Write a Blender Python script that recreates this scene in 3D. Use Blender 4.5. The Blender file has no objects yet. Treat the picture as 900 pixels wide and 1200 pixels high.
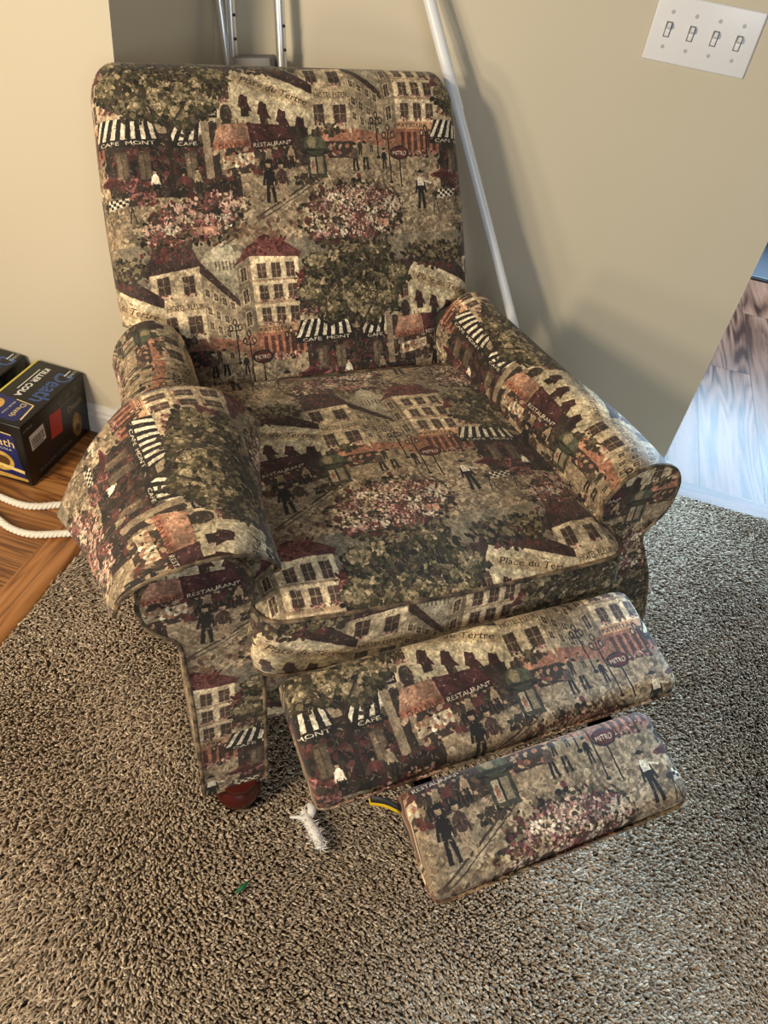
import bpy, bmesh, math, random
import numpy as np
from mathutils import Vector, Matrix
PI = math.pi
random.seed(3)
SC = bpy.context.scene
C = SC.collection
# ---------------------------------------------------------------- woven tapestry print, drawn in code
TW, TH = .658, .734                     # repeat of the cloth in metres (two half-drop rows)
PX = 1536; PY = int(PX * TH / TW)
class Loom:
    """A wrap-around canvas: coordinates in metres, u right and v up; everything tiles."""
    def __init__(s, seed=5, PX=PX, PY=PY, TW=TW):
        s.PX, s.PY = PX, PY; TH = TW * PY / PX
        s.a = np.zeros((PY, PX, 3), np.float32); s.r = np.random.default_rng(seed)
        s.k = PX / TW; s.o = (0., 0.)
        n = np.zeros((PY, PX), np.float32)
        for f, w in ((12, .4), (30, .5), (80, .6), (200, .6)):
            g = s.r.random((int(f * TH / TW), f)).astype(np.float32)
            yi = np.linspace(0, g.shape[0], PY, endpoint=False); xi = np.linspace(0, f, PX, endpoint=False)
            y0 = yi.astype(int); x0 = xi.astype(int); fy = (yi - y0)[:, None]; fx = (xi - x0)[None]
            y1 = (y0 + 1) % g.shape[0]; x1 = (x0 + 1) % f
            n += w * ((g[y0][:, x0] * (1 - fx) + g[y0][:, x1] * fx) * (1 - fy) + (g[y1][:, x0] * (1 - fx) + g[y1][:, x1] * fx) * fy - .5)
        s.noise = n
    def blit(s, x0, y0, m, col, var=0., a=1.):
        h, w = m.shape
        ry = (np.arange(y0, y0 + h) % s.PY)[:, None]; rx = (np.arange(x0, x0 + w) % s.PX)[None]
        c = np.array(col, np.float32)
        if var: c = c * (1 + var * s.noise[ry, rx][..., None])
        mm = (m * a)[..., None]
        s.a[ry, rx] = s.a[ry, rx] * (1 - mm) + c * mm
    def px(s, p):
        p = np.asarray(p, np.float32); return (p + np.array(s.o, np.float32)) * s.k
    def poly(s, pts, col, var=.5, a=1.):
        p = s.px(pts); x0, y0 = np.floor(p.min(0)).astype(int) - 1; x1, y1 = np.ceil(p.max(0)).astype(int) + 2
        X, Y = np.meshgrid(np.arange(x0, x1) + .5, np.arange(y0, y1) + .5)
        ins = np.zeros(X.shape, bool); n = len(p)
        for i in range(n):
            (ax, ay), (bx, by) = p[i], p[(i + 1) % n]
            if ay == by: continue
            ins ^= ((ay > Y) != (by > Y)) & (X < (bx - ax) * (Y - ay) / (by - ay) + ax)
        s.blit(x0, y0, ins.astype(np.float32), col, var, a)
    def ell(s, u, v, a_, b_, col, rot=0., var=0., a=1.):
        x, y = s.px((u, v)); A, B_ = max(a_ * s.k, .6), max(b_ * s.k, .6); R = int(max(A, B_)) + 2
        x0, y0 = int(x) - R, int(y) - R
        X, Y = np.meshgrid(np.arange(x0, x0 + 2 * R + 1) + .5 - x, np.arange(y0, y0 + 2 * R + 1) + .5 - y)
        c, q = math.cos(rot), math.sin(rot)
        d = np.sqrt(((X * c + Y * q) / A) ** 2 + ((-X * q + Y * c) / B_) ** 2)
        s.blit(x0, y0, np.clip((1 - d) * min(A, B_) + .5, 0, 1).astype(np.float32), col, var, a)
    def line(s, p, q, w, col, a=1.):
        p = np.array(p, float); q = np.array(q, float); d = q - p; L = np.hypot(*d) + 1e-9; n = np.array((-d[1], d[0])) / L * w / 2
        s.poly([p + n, q + n, q - n, p - n], col, .2, a)
    def dabs(s, u, v, ru, rv, n, cols, size, var=.25, rough=0.):
        r = s.r
        for i in range(n):
            t = r.random() * 2 * math.pi; q = math.sqrt(r.random()) * (1 + rough * (r.random() - .5))
            c = np.array(cols[r.integers(len(cols))]) * (1 + var * (r.random() - .5))
            z = size * (.6 + .8 * r.random())
            s.ell(u + ru * q * math.cos(t), v + rv * q * math.sin(t), z, z * (.45 + .4 * r.random()), c, r.random() * 3.1)
    def text(s, txt, u, v, h, col, rot=0., wid=None, shear=0.):
        tri = glyphs(txt)
        P = tri.reshape(-1, 2); w = P[:, 0].max() - P[:, 0].min(); P = P - np.array((P[:, 0].min() + w / 2, 0)); sx = h if wid is None else wid / w
        P = np.stack([P[:, 0] * sx + P[:, 1] * h * shear, P[:, 1] * h], 1)
        c, q = math.cos(rot), math.sin(rot); P = P @ np.array([[c, q], [-q, c]]) + np.array((u, v))
        p = s.px(P); x0, y0 = np.floor(p.min(0)).astype(int) - 1; x1, y1 = np.ceil(p.max(0)).astype(int) + 2
        SS = 3; g = np.zeros(((y1 - y0) * SS, (x1 - x0) * SS), np.float32); p = (p - (x0, y0)) * SS
        for a, b, e in p.reshape(-1, 3, 2):
            lo = np.maximum(np.floor(np.minimum(np.minimum(a, b), e)).astype(int), 0); hi = np.ceil(np.maximum(np.maximum(a, b), e)).astype(int) + 1
            X, Y = np.meshgrid(np.arange(lo[0], hi[0]) + .5, np.arange(lo[1], hi[1]) + .5)
            f = lambda m, n: (n[0] - m[0]) * (Y - m[1]) - (n[1] - m[1]) * (X - m[0])
            d0, d1, d2 = f(a, b), f(b, e), f(e, a); k = ((d0 >= 0) & (d1 >= 0) & (d2 >= 0)) | ((d0 <= 0) & (d1 <= 0) & (d2 <= 0))
            sub = g[lo[1]:hi[1], lo[0]:hi[0]]; k = k[:sub.shape[0], :sub.shape[1]]; sub[k] = 1
        m = g.reshape(y1 - y0, SS, x1 - x0, SS).mean((1, 3)); s.blit(x0, y0, np.clip(m * 1.3, 0, 1), col)
_gl = {}
def glyphs(txt):
    if txt not in _gl:
        cu = bpy.data.curves.new('lettering', 'FONT'); cu.body = txt; cu.resolution_u = 2
        ob = bpy.data.objects.new('lettering', cu); C.objects.link(ob)
        dg = bpy.context.evaluated_depsgraph_get(); me = ob.evaluated_get(dg).to_mesh(); me.calc_loop_triangles()
        co = np.array([v.co[:2] for v in me.vertices], np.float32)
        _gl[txt] = co[np.array([t.vertices[:] for t in me.loop_triangles])]
        ob.evaluated_get(dg).to_mesh_clear(); bpy.data.objects.remove(ob); bpy.data.curves.remove(cu)
    return _gl[txt]

def weave_cloth():
    L = Loom(); M = 1e-3
    cream, tan, khaki = (.80, .70, .54), (.66, .54, .40), (.56, .48, .36)
    stone, dark, black = (.44, .38, .30), (.20, .165, .135), (.115, .10, .09)
    maroon, rust, pink, rose = (.34, .16, .14), (.58, .37, .26), (.76, .55, .48), (.56, .33, .30)
    olive, green, leaf, lite = (.23, .19, .13), (.35, .31, .21), (.50, .44, .31), (.68, .59, .44)
    white = (.88, .82, .70)
    P = lambda pts, col, var=.5, a=1.: L.poly([(x * M, y * M) for x, y in pts], col, var, a)
    R = lambda x0, y0, x1, y1, col, var=.4, a=1.: P([(x0, y0), (x1, y0), (x1, y1), (x0, y1)], col, var, a)
    E = lambda x, y, a_, b_, col, rot=0., var=.3, a=1.: L.ell(x * M, y * M, a_ * M, b_ * M, col, rot, var, a)
    S = lambda x0, y0, x1, y1, w, col: L.line((x0 * M, y0 * M), (x1 * M, y1 * M), w * M, col)
    T = lambda t, x, y, h, col, rot=0., wid=None, shear=0.: L.text(t, x * M, y * M, h * M, col, rot, None if wid is None else wid * M, shear)
    D = lambda x, y, a_, b_, n, cols, size, var=.3, rough=.5: L.dabs(x * M, y * M, a_ * M, b_ * M, n, cols, size * M, var, rough)
    def win(x, y, w, h, sl=0., box=True):
        P([(x - 2, y - 2), (x + w + 2, y - 2 + sl * w), (x + w + 2, y + h + 2 + sl * w), (x - 2, y + h + 2)], (.74, .66, .52), .3)
        P([(x, y), (x + w, y + sl * w), (x + w, y + h + sl * w), (x, y + h)], (.27, .20, .16))
        S(x + w / 2, y, x + w / 2, y + h, 1.3, khaki); S(x, y + h * .5, x + w, y + h * .5 + sl * w, 1.2, khaki)
        if box: D(x + w / 2, y - 1, w * .6, 4, 14, [maroon, rose, olive, pink], 2.0)
    def person(x, y, h, coat, leg=black, hat=True):
        E(x, y + h * .62, h * .12, h * .22, coat); S(x - h * .05, y + h * .45, x - h * .09, y, h * .09, leg); S(x + h * .05, y + h * .45, x + h * .09, y, h * .09, leg)
        S(x - h * .1, y + h * .75, x - h * .17, y + h * .42, h * .06, coat); S(x + h * .1, y + h * .75, x + h * .16, y + h * .42, h * .06, coat)
        E(x, y + h * .91, h * .065, h * .08, tan)
        if hat: E(x, y + h * .97, h * .1, h * .035, black); E(x, y + h * 1.0, h * .06, h * .04, black)
    def awning(x0, x1, y0, y1, n=7, ins=14):
        P([(x0, y0), (x1, y0), (x1 - ins, y1), (x0 + ins, y1)], black, .2)
        for i in range(n):
            a0 = (i + .1) / n; a1 = (i + .55) / n
            P([(x0 + (x1 - x0) * a0, y0 + 1), (x0 + (x1 - x0) * a1, y0 + 1), (x0 + ins + (x1 - x0 - 2 * ins) * a1 + 6, y1), (x0 + ins + (x1 - x0 - 2 * ins) * a0 + 6, y1)], white, .3)
        R(x0, y0 - 9, x1, y0 + 1, black, .2)
        for i in range(int((x1 - x0) / 5)): E(x0 + 2.5 + 5 * i, y0 - 9, 2.2, 2.2, black)
    def lamp(x, y, h):
        S(x, y, x, y + h, 2.6, black); S(x - 9, y + h * .82, x + 9, y + h * .82, 1.8, black)
        for q in (-9, 0, 9):
            E(x + q, y + h * (.9 if q else 1.04), 4.6, 6.5, black); E(x + q, y + h * (.9 if q else 1.04), 2.4, 4., tan)
        E(x, y, 4, 3, black)
    # --- ground and sky of both rows
    L.a[:] = np.array(khaki, np.float32) * (1 + .55 * L.noise[..., None])
    for row in (0, 1):
        L.o = (.329 * row + .02, .367 * row)
        R(-329, 90, 329, 215, (.48, .43, .34), .5); R(-329, 60, 329, 110, (.53, .47, .37), .5, .6)
        D(0, 165, 330, 45, 500, [(.50, .45, .36), (.43, .39, .32), (.58, .52, .42)], 9, .15)
        R(-329, -150, 329, -20, (.55, .47, .36), .7)
        D(0, -90, 330, 70, 1700, [(.66, .57, .44), (.52, .43, .32), (.42, .34, .25), (.72, .63, .48)], 3.6, .2)
        for i in range(300): S(*(lambda x, y: (x, y, x + 9, y + 2))(L.r.uniform(-330, 330), L.r.uniform(-150, -40)), 1.1, (.33, .28, .22))
    for row in (1, 0):
        L.o = (.329 * row + .02, .367 * row)
        # --- distant domed church and receding terrace
        for x, a_, h in ((-78, 9, 186), (-24, 9, 184)): R(x - a_, 120, x + a_, h, (.60, .55, .44)); E(x, h, a_, 16, (.66, .61, .49))
        R(-72, 120, -30, 186, (.62, .57, .46)); E(-51, 187, 22, 38, (.70, .65, .53)); E(-44, 190, 10, 33, (.78, .73, .6), 0, .3, .6); R(-54, 222, -48, 236, (.66, .61, .49))
        for i in range(6): R(-69 + 7 * i, 165, -66 + 7 * i, 182, stone)
        P([(-100, 30), (-100, 175), (-72, 145), (-45, 110), (-30, 100), (-30, 10)], (.60, .52, .40)); P([(-104, 170), (-98, 186), (-28, 106), (-32, 96)], (.24, .17, .15))
        for i in range(4):
            for j in range(3): win(-93 + 15 * i, 62 + 27 * j - 9 * i + (6 if j == 2 else 0), 7, 13, -.5, False)
        P([(-100, 20), (-100, 46), (-32, 34), (-32, 12)], rust)
        # --- small hotel at the corner
        P([(-190, 0), (-190, 165), (-98, 178), (-98, 0)], cream); P([(-198, 162), (-176, 214), (-112, 222), (-92, 176)], (.23, .16, .15)); D(-148, 196, 44, 20, 90, [maroon, dark, (.3, .2, .18)], 4)
        D(-150, 218, 36, 7, 60, [olive, black, maroon], 4)
        for x in (-178, -132): win(x, 126, 22, 32, .13)
        R(-188, 96, -98, 114, (.72, .62, .46)); T('HOTEL FLEUR', -133, 99, 14, black, .02, 68)
        for x in (-178, -132): win(x, 54, 26, 32, .05)
        P([(-194, 22), (-96, 22), (-104, 44), (-186, 44)], rust); R(-186, -8, -98, 22, dark); D(-142, 4, 42, 14, 60, [rust, tan, maroon, dark], 4)
        # --- tall corner house with the hip roof
        P([(-30, 0), (-30, 168), (-2, 190), (-2, 0)], (.50, .43, .33)); P([(-2, 0), (-2, 190), (92, 186), (92, 0)], cream)
        P([(-36, 168), (20, 236), (34, 236), (100, 190), (96, 182), (-2, 188)], (.36, .19, .17)); D(32, 208, 42, 18, 120, [(.38, .16, .14), (.26, .10, .09), (.44, .22, .18)], 4); R(20, 228, 30, 244, dark)
        for y in (64, 106, 146):
            for x in (10, 38, 66): win(x, y, 17, 27, 0, y < 140)
            win(-22, y - 6, 10, 24, .5, False)
        R(-2, 98, 92, 103, tan); R(-2, 140, 92, 144, tan)
        R(-4, 0, 94, 52, (.56, .34, .23)); R(-2, 44, 94, 58, (.70, .52, .36)); T('PATISSERIE', 34, 46.5, 11, black, 0, 66)
        for i in range(6): R(6 + 14 * i, 4, 14 + 14 * i, 38, (.27, .15, .11))
        P([(-30, 0), (-30, 40), (-3, 46), (-3, 0)], rust); D(45, -2, 50, 6, 60, [rose, pink, olive, maroon], 3)
        # --- annexe with the red roof
        P([(92, 40), (92, 142), (150, 142), (150, 40)], (.66, .57, .44)); P([(78, 124), (104, 168), (150, 172), (166, 130)], maroon); D(120, 148, 36, 16, 90, [(.40, .17, .15), (.27, .11, .10), rose], 4)
        win(104, 86, 16, 28); win(130, 86, 14, 28); D(120, 78, 34, 7, 60, [maroon, rose, olive], 3)
        # --- house behind the trees
        P([(150, 40), (150, 120), (300, 120), (300, 40)], (.50, .43, .33)); R(150, 110, 300, 125, maroon)
        P([(285, 35), (285, 130), (345, 146), (345, 35)], (.64, .56, .43)); P([(278, 126), (300, 165), (352, 165), (356, 142)], (.25, .17, .15))
        win(306, 92, 20, 26); E(316, 66, 11, 18, dark); R(240, 62, 300, 80, black); T('Le Consulat', 270, 66, 13, white, 0, 54, .25)
        # --- dark shop front and striped awnings
        P([(92, -66), (92, 36), (330, 40), (330, -74)], (.17, .13, .11)); D(210, -20, 115, 40, 260, [dark, (.26, .13, .11), maroon, (.30, .22, .17), black], 6)
        for x in (112, 150, 232, 282): R(x, -38, x + 22, 8, (.28, .22, .17)); R(x + 2, -36, x + 10, 4, (.42, .35, .26)); R(x + 12, -36, x + 20, 4, (.36, .30, .23))
        awning(70, 196, 28, 62); T('CAFE  MONT', 134, 20, 9, white, 0, 100); awning(206, 312, 24, 56, 6); T('CAFE', 240, 16.5, 9, white, 0, 34)
        D(130, -46, 40, 10, 60, [maroon, rose, dark], 4); person(176, -66, 44, white); person(252, -62, 40, khaki); person(226, -64, 36, maroon)
        # --- curved white corner house, slanted sign
        P([(330, 30), (330, 140), (352, 168), (486, 110), (486, 30)], (.80, .72, .56)); P([(324, 150), (346, 196), (400, 186), (488, 122), (486, 104), (354, 164)], (.22, .15, .14)); D(400, 160, 60, 16, 80, [dark, olive, maroon], 5)
        P([(334, 122), (338, 142), (484, 92), (484, 74)], (.70, .60, .44)); T('Place du Tertre', 410, 105, 17, (.16, .10, .08), -.33, 128, .3)
        for i in range(4):
            x = 344 + 35 * i; y = 86 - 12 * i; R(x, y - 22, x + 15, y + 12, (.20, .15, .12)); P([(x - 5, y - 6), (x + 22, y - 15), (x + 9, y + 14), (x + 2, y + 16)], (.24, .13, .12))
        for i in range(14): S(336 + 11 * i, 46 - 2 * i, 336 + 11 * i, 60 - 2.5 * i, 1.4, dark)
        # --- gallery and restaurant awnings with the stalls below
        P([(270, -40), (270, 56), (470, 46), (470, -20)], (.20, .16, .13)); D(360, 4, 90, 36, 200, [dark, (.3, .24, .18), maroon, tan], 5)
        R(268, -40, 282, 66, (.56, .48, .37)); R(296, -34, 306, 60, (.50, .42, .32))
        P([(286, 18), (362, 24), (350, 54), (298, 50)], (.66, .47, .35)); P([(286, 8), (362, 14), (362, 26), (286, 20)], (.62, .37, .25)); T('GALERIE', 324, 11, 11, (.25, .12, .08), .08, 58)
        P([(356, 20), (440, 26), (424, 50), (352, 54)], (.29, .14, .14)); P([(356, 12), (440, 18), (440, 28), (356, 22)], (.22, .09, .10)); T('RESTAURANT', 398, 14.5, 10, white, .07, 74)
        P([(300, -26), (360, -14), (360, 4), (300, -4)], cream); D(330, -10, 28, 9, 50, [white, dark, tan, rust], 3.5)
        for x, c in ((374, dark), (388, khaki), (404, maroon), (420, dark), (432, tan)): person(x, -28 + (x - 374) * .12, 38, c)
        # --- pavement, kerb
        P([(240, -150), (470, -26), (500, -26), (330, -160)], (.66, .58, .45), .5, .75); S(262, -158, 488, -38, 3.5, (.26, .21, .17)); S(276, -160, 492, -44, 1.6, dark); S(250, -140, 470, -30, 1.3, stone)
        D(330, -130, 80, 18, 120, [(.46, .33, .24), (.60, .52, .4), (.36, .27, .2)], 6)
        # --- kiosk
        R(-196, -44, -158, 2, (.22, .21, .16)); R(-190, -36, -180, -6, (.66, .60, .48)); R(-176, -36, -164, -6, (.50, .44, .34)); R(-188, -30, -182, -14, rust); S(-178, -36, -178, -4, 2, black); E(-177, 4, 30, 6, black); E(-177, 16, 22, 19, (.27, .28, .21)); E(-183, 20, 9, 11, leaf); R(-206, 4, -148, 9, (.16, .16, .12)); E(-177, 36, 4, 7, dark)
        D(-205, -46, 22, 8, 40, [dark, olive, black], 4)
        # --- big tree
        for i in range(26):
            t = i * 2.4; q = math.sqrt((i + .5) / 26); x = 212 + 104 * q * math.cos(t); y = 128 + 70 * q * math.sin(t)
            D(x, y - 6, 30, 20, 60, [black, olive, dark, (.12, .12, .07)], 5.5)
            D(x, y, 27, 18, 70, [olive, green, (.20, .20, .12)], 4.2); D(x - 4, y + 6, 20, 12, 55, [green, leaf, leaf, lite], 3.3)
        S(206, -50, 212, 60, 7, (.16, .12, .09)); S(212, 40, 180, 84, 4, dark); S(212, 44, 248, 90, 4, dark)
        D(400, 178, 70, 20, 240, [olive, black, green, leaf], 4.5); D(-150, 40, 30, 10, 60, [olive, dark, green], 4)
        # --- people, lamps, the sign
        for x, y, h, c in ((-96, -32, 50, (.33, .27, .22)), (-74, -30, 50, khaki), (-84, -4, 30, dark), (-34, -30, 38, black), (-60, 2, 26, stone)): person(x, y, h, c)
        lamp(-22, -54, 96); lamp(-46, -8, 74); lamp(62, -8, 50)
        S(0, -62, 0, 0, 3, black); E(0, 0, 21, 13, black); E(0, 0, 18, 10.5, (.30, .11, .10)); T('METRO', 0, -4.4, 11, white, 0, 29)
        person(-274, -86, 74, (.10, .09, .08)); person(-250, -84, 70, (.26, .18, .15), tan)
        person(44, -106, 72, black); P([(36, -62), (52, -62), (50, -46), (38, -46)], white, .2); S(52, -52, 68, -58, 3, white)
        # --- cafe table under the parasol
        P([(70, -42), (96, -28), (128, -44)], maroon); E(98, -42, 30, 6, (.25, .09, .09)); S(98, -42, 100, -100, 2, black)
        for q in (72, 122): S(q, -112, q + 8, -64, 2, black); S(q + 12, -114, q + 4, -78, 2, black); E(q + 6, -78, 9, 5, dark)
        P([(80, -86), (122, -82), (126, -68), (84, -70)], white, .1)
        for i in range(7):
            for j in range(3):
                if (i + j) % 2: x = 82 + 6 * i; y = -85 + 5 * j + .6 * i; R(x, y, x + 6, y + 5, black)
        D(150, -70, 24, 12, 60, [maroon, rose, dark], 4)
        # --- flower banks
        def bank(x, y, a_, b_, n):
            D(x, y - 5, a_ * 1.1, b_ * 1.08, int(n * 1.2), [dark, olive, black, maroon, green], 4.2)
            for i in range(n // 9):
                t = L.r.random() * 6.28; q = math.sqrt(L.r.random()); c = [pink, (.86, .78, .66), rose, (.80, .64, .54), (.44, .22, .21), cream, (.84, .70, .60)][L.r.integers(7)]
                D(x + a_ * .9 * q * math.cos(t), y + b_ * .85 * q * math.sin(t), 14, 9, 20, [c, c, tuple(np.array(c) * .72), olive], 2.8)
        bank(-112, -106, 92, 54, 820); bank(-170, -140, 40, 22, 160); bank(-40, -100, 30, 26, 130); bank(238, -108, 72, 34, 420); bank(292, -80, 44, 14, 150); bank(180, -130, 40, 20, 140)
        for x in (236, 250, 264, -60, -46): P([(x, -136), (x + 9, -136), (x + 11, -122), (x - 2, -122)], (.62, .44, .34))
    # --- loose brush strokes over everything
    L.o = (0., 0.)
    for i in range(5200):
        u, v, t, l = L.r.random() * TW, L.r.random() * TH, L.r.random() * 3.1, .002 + .005 * L.r.random()
        c = [dark, dark, tan, cream, stone, khaki][L.r.integers(6)]
        L.line((u, v), (u + l * math.cos(t), v + l * math.sin(t)), .0009 + .0007 * L.r.random(), c, .55)
    # --- the weave: brush grain, then thread-by-thread jitter
    r = L.r
    def ripple(f):
        g = r.standard_normal((int(f * TH / TW), f)).astype(np.float32); yi = np.linspace(0, g.shape[0], PY, endpoint=False); xi = np.linspace(0, f, PX, endpoint=False)
        y0, x0 = yi.astype(int), xi.astype(int); fy, fx = (yi - y0)[:, None], (xi - x0)[None]; y1, x1 = (y0 + 1) % g.shape[0], (x0 + 1) % f
        return (g[y0][:, x0] * (1 - fx) + g[y0][:, x1] * fx) * (1 - fy) + (g[y1][:, x0] * (1 - fx) + g[y1][:, x1] * fx) * fy
    yy, xx = np.mgrid[0:PY, 0:PX]; dx = .9 * ripple(140) + .4 * ripple(380); dy = .9 * ripple(140) + .4 * ripple(380)
    L.a = L.a[(yy + np.rint(dy).astype(int)) % PY, (xx + np.rint(dx).astype(int)) % PX]
    a = L.a * (1 + .20 * L.noise[..., None]) * (1 + .10 * ripple(300)[..., None])
    a = a * .94 + .06 * np.array((.44, .38, .29), np.float32)
    a *= 1 + .16 * (r.random((PY, PX, 1)).astype(np.float32) - .5); a[::2] *= .94
    lum = a.mean(2, keepdims=True); a = lum + (a - lum) * 1.0
    return np.clip(a, 0, 1)
# ---------------------------------------------------------------- scene helpers
def tag(o, label=None, cat=None, group=None, kind=None):
    for k, v in (('label', label), ('category', cat), ('group', group), ('kind', kind)):
        if v: o[k] = v
    return o
def empty(name, loc, rz=0.):
    o = bpy.data.objects.new(name, None); C.objects.link(o); o.location = loc; o.rotation_euler = (0, 0, rz); o.empty_display_size = .1
    return o
def copy_tree(o, parent=None):
    kids = list(o.children); c = o.copy(); C.objects.link(c); c.parent = parent
    for k in kids: copy_tree(k, c)
    return c
class MB:
    """Collects vertices, faces and UVs (metres of cloth) and links them as ONE mesh object."""
    def __init__(s): s.v = []; s.f = []; s.uv = []; s.m = []; s.mi = 0
    def grid(s, P, UV=None, wrap=False, flip=False):
        P = np.asarray(P, float); ny, nx = P.shape[:2]; b = len(s.v)
        s.v += [tuple(p) for p in P.reshape(-1, 3)]
        for j in range(ny - 1):
            for i in range(nx if wrap else nx - 1):
                i2 = (i + 1) % nx; q = [(j, i), (j, i2), (j + 1, i2), (j + 1, i)]
                if flip: q = q[::-1]
                s.f.append([b + y * nx + x for y, x in q]); s.m.append(s.mi)
                s.uv += [tuple(UV[y][x]) if UV is not None else (0, 0) for y, x in q]
        return s
    def ngon(s, pts, uv=None, flip=False):
        b = len(s.v); s.v += [tuple(p) for p in pts]; idx = list(range(len(pts)))
        if flip: idx = idx[::-1]
        s.f.append([b + i for i in idx]); s.m.append(s.mi); s.uv += [tuple(uv[i]) if uv is not None else (0, 0) for i in idx]
        return s
    def tube(s, path, r, n=8, closed=False, caps=True):
        path = [Vector(p) for p in path]; N = len(path); rr = r if hasattr(r, '__len__') else [r] * N
        tan = []
        for i in range(N):
            a = path[(i - 1) % N] if closed or i > 0 else path[i]; b = path[(i + 1) % N] if closed or i < N - 1 else path[i]
            tan.append((b - a).normalized())
        up = Vector((0, 0, 1)) if abs(tan[0].z) < .9 else Vector((1, 0, 0)); u = tan[0].cross(up).normalized()
        rows, uvs, L = [], [], 0.
        for i in range(N):
            if i: L += (path[i] - path[i - 1]).length
            u = (u - tan[i] * u.dot(tan[i])).normalized(); w = tan[i].cross(u)
            rows.append([path[i] + (u * math.cos(2 * PI * k / n) + w * math.sin(2 * PI * k / n)) * rr[i] for k in range(n)])
            uvs.append([(L, rr[i] * 2 * PI * k / n) for k in range(n)])
        if closed: rows.append(rows[0]); uvs.append([(L + .01, q[1]) for q in uvs[0]])
        s.grid(rows, uvs, wrap=True)
        if caps and not closed: s.ngon(rows[0], flip=True); s.ngon(rows[-1])
        return s
    def lathe(s, prof, n=24, at=(0, 0, 0), axis='z'):
        rows = []
        for r, h in prof:
            ring = []
            for k in range(n):
                c, q = r * math.cos(2 * PI * k / n), r * math.sin(2 * PI * k / n)
                ring.append(((c, q, h) if axis == 'z' else (c, h, q)))
            rows.append([(p[0] + at[0], p[1] + at[1], p[2] + at[2]) for p in ring])
        s.grid(rows, wrap=True, flip=(axis != 'z')); s.ngon(rows[0], flip=True); s.ngon(rows[-1]); return s
    def box(s, a, b, bev=0., seg=2):
        bm = bmesh.new(); bmesh.ops.create_cube(bm, size=1)
        for v in bm.verts: v.co = [(a[i] + b[i]) / 2 + v.co[i] * (b[i] - a[i]) for i in range(3)]
        if bev: bmesh.ops.bevel(bm, geom=bm.edges[:], offset=bev, segments=seg, affect='EDGES', profile=.5)
        s.bm(bm); return s
    def bm(s, bm, M=None):
        b = len(s.v); bm.verts.ensure_lookup_table()
        for v in bm.verts: s.v.append(tuple(M @ v.co if M else v.co))
        for f in bm.faces:
            s.f.append([b + v.index for v in f.verts]); s.m.append(s.mi); s.uv += [(v.co.x + v.co.y, v.co.z) for v in f.verts]
        bm.free(); return s
    def turn(s, M):
        s.v = [tuple(M @ Vector(p)) for p in s.v]; return s
    def build(s, name, mat, parent=None, smooth=True, angle=40):
        me = bpy.data.meshes.new(name); me.from_pydata(s.v, [], s.f)
        ul = me.uv_layers.new(name='UVMap'); ul.data.foreach_set('uv', np.array(s.uv, np.float32).ravel())
        for m in (mat if isinstance(mat, (list, tuple)) else [mat]): me.materials.append(m)
        me.polygons.foreach_set('material_index', np.array(s.m, np.int32))
        bm = bmesh.new(); bm.from_mesh(me); bmesh.ops.remove_doubles(bm, verts=bm.verts, dist=1e-5); bmesh.ops.recalc_face_normals(bm, faces=bm.faces)
        for f in bm.faces: f.smooth = smooth
        for e in bm.edges:
            if len(e.link_faces) == 2 and e.calc_face_angle(0) > math.radians(angle): e.smooth = False
        bm.to_mesh(me); bm.free()
        o = bpy.data.objects.new(name, me); C.objects.link(o)
        if parent: o.parent = parent
        return o
def smooth(pts, n, closed=False):
    """Catmull-Rom through pts, resampled to n points at equal arc length."""
    P = np.array(pts, float); N = len(P); out = []
    rng = range(N if closed else N - 1)
    for i in rng:
        p0, p1, p2, p3 = (P[(i + k - 1) % N] if closed else P[min(max(i + k - 1, 0), N - 1)] for k in range(4))
        for t in np.linspace(0, 1, 24, endpoint=False):
            out.append(.5 * (2 * p1 + (p2 - p0) * t + (2 * p0 - 5 * p1 + 4 * p2 - p3) * t * t + (3 * p1 - p0 - 3 * p2 + p3) * t ** 3))
    out.append(P[0] if closed else P[-1]); out = np.array(out)
    d = np.r_[0, np.cumsum(np.linalg.norm(np.diff(out, axis=0), axis=1))]
    t = np.linspace(0, d[-1], n, endpoint=not closed)
    return np.stack([np.interp(t, d, out[:, k]) for k in range(P.shape[1])], 1)
def arc(P):
    return np.r_[0, np.cumsum(np.linalg.norm(np.diff(np.asarray(P, float), axis=0), axis=1))]
def ease(t): t = np.clip(t, 0, 1); return t * t * (3 - 2 * t)

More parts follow.
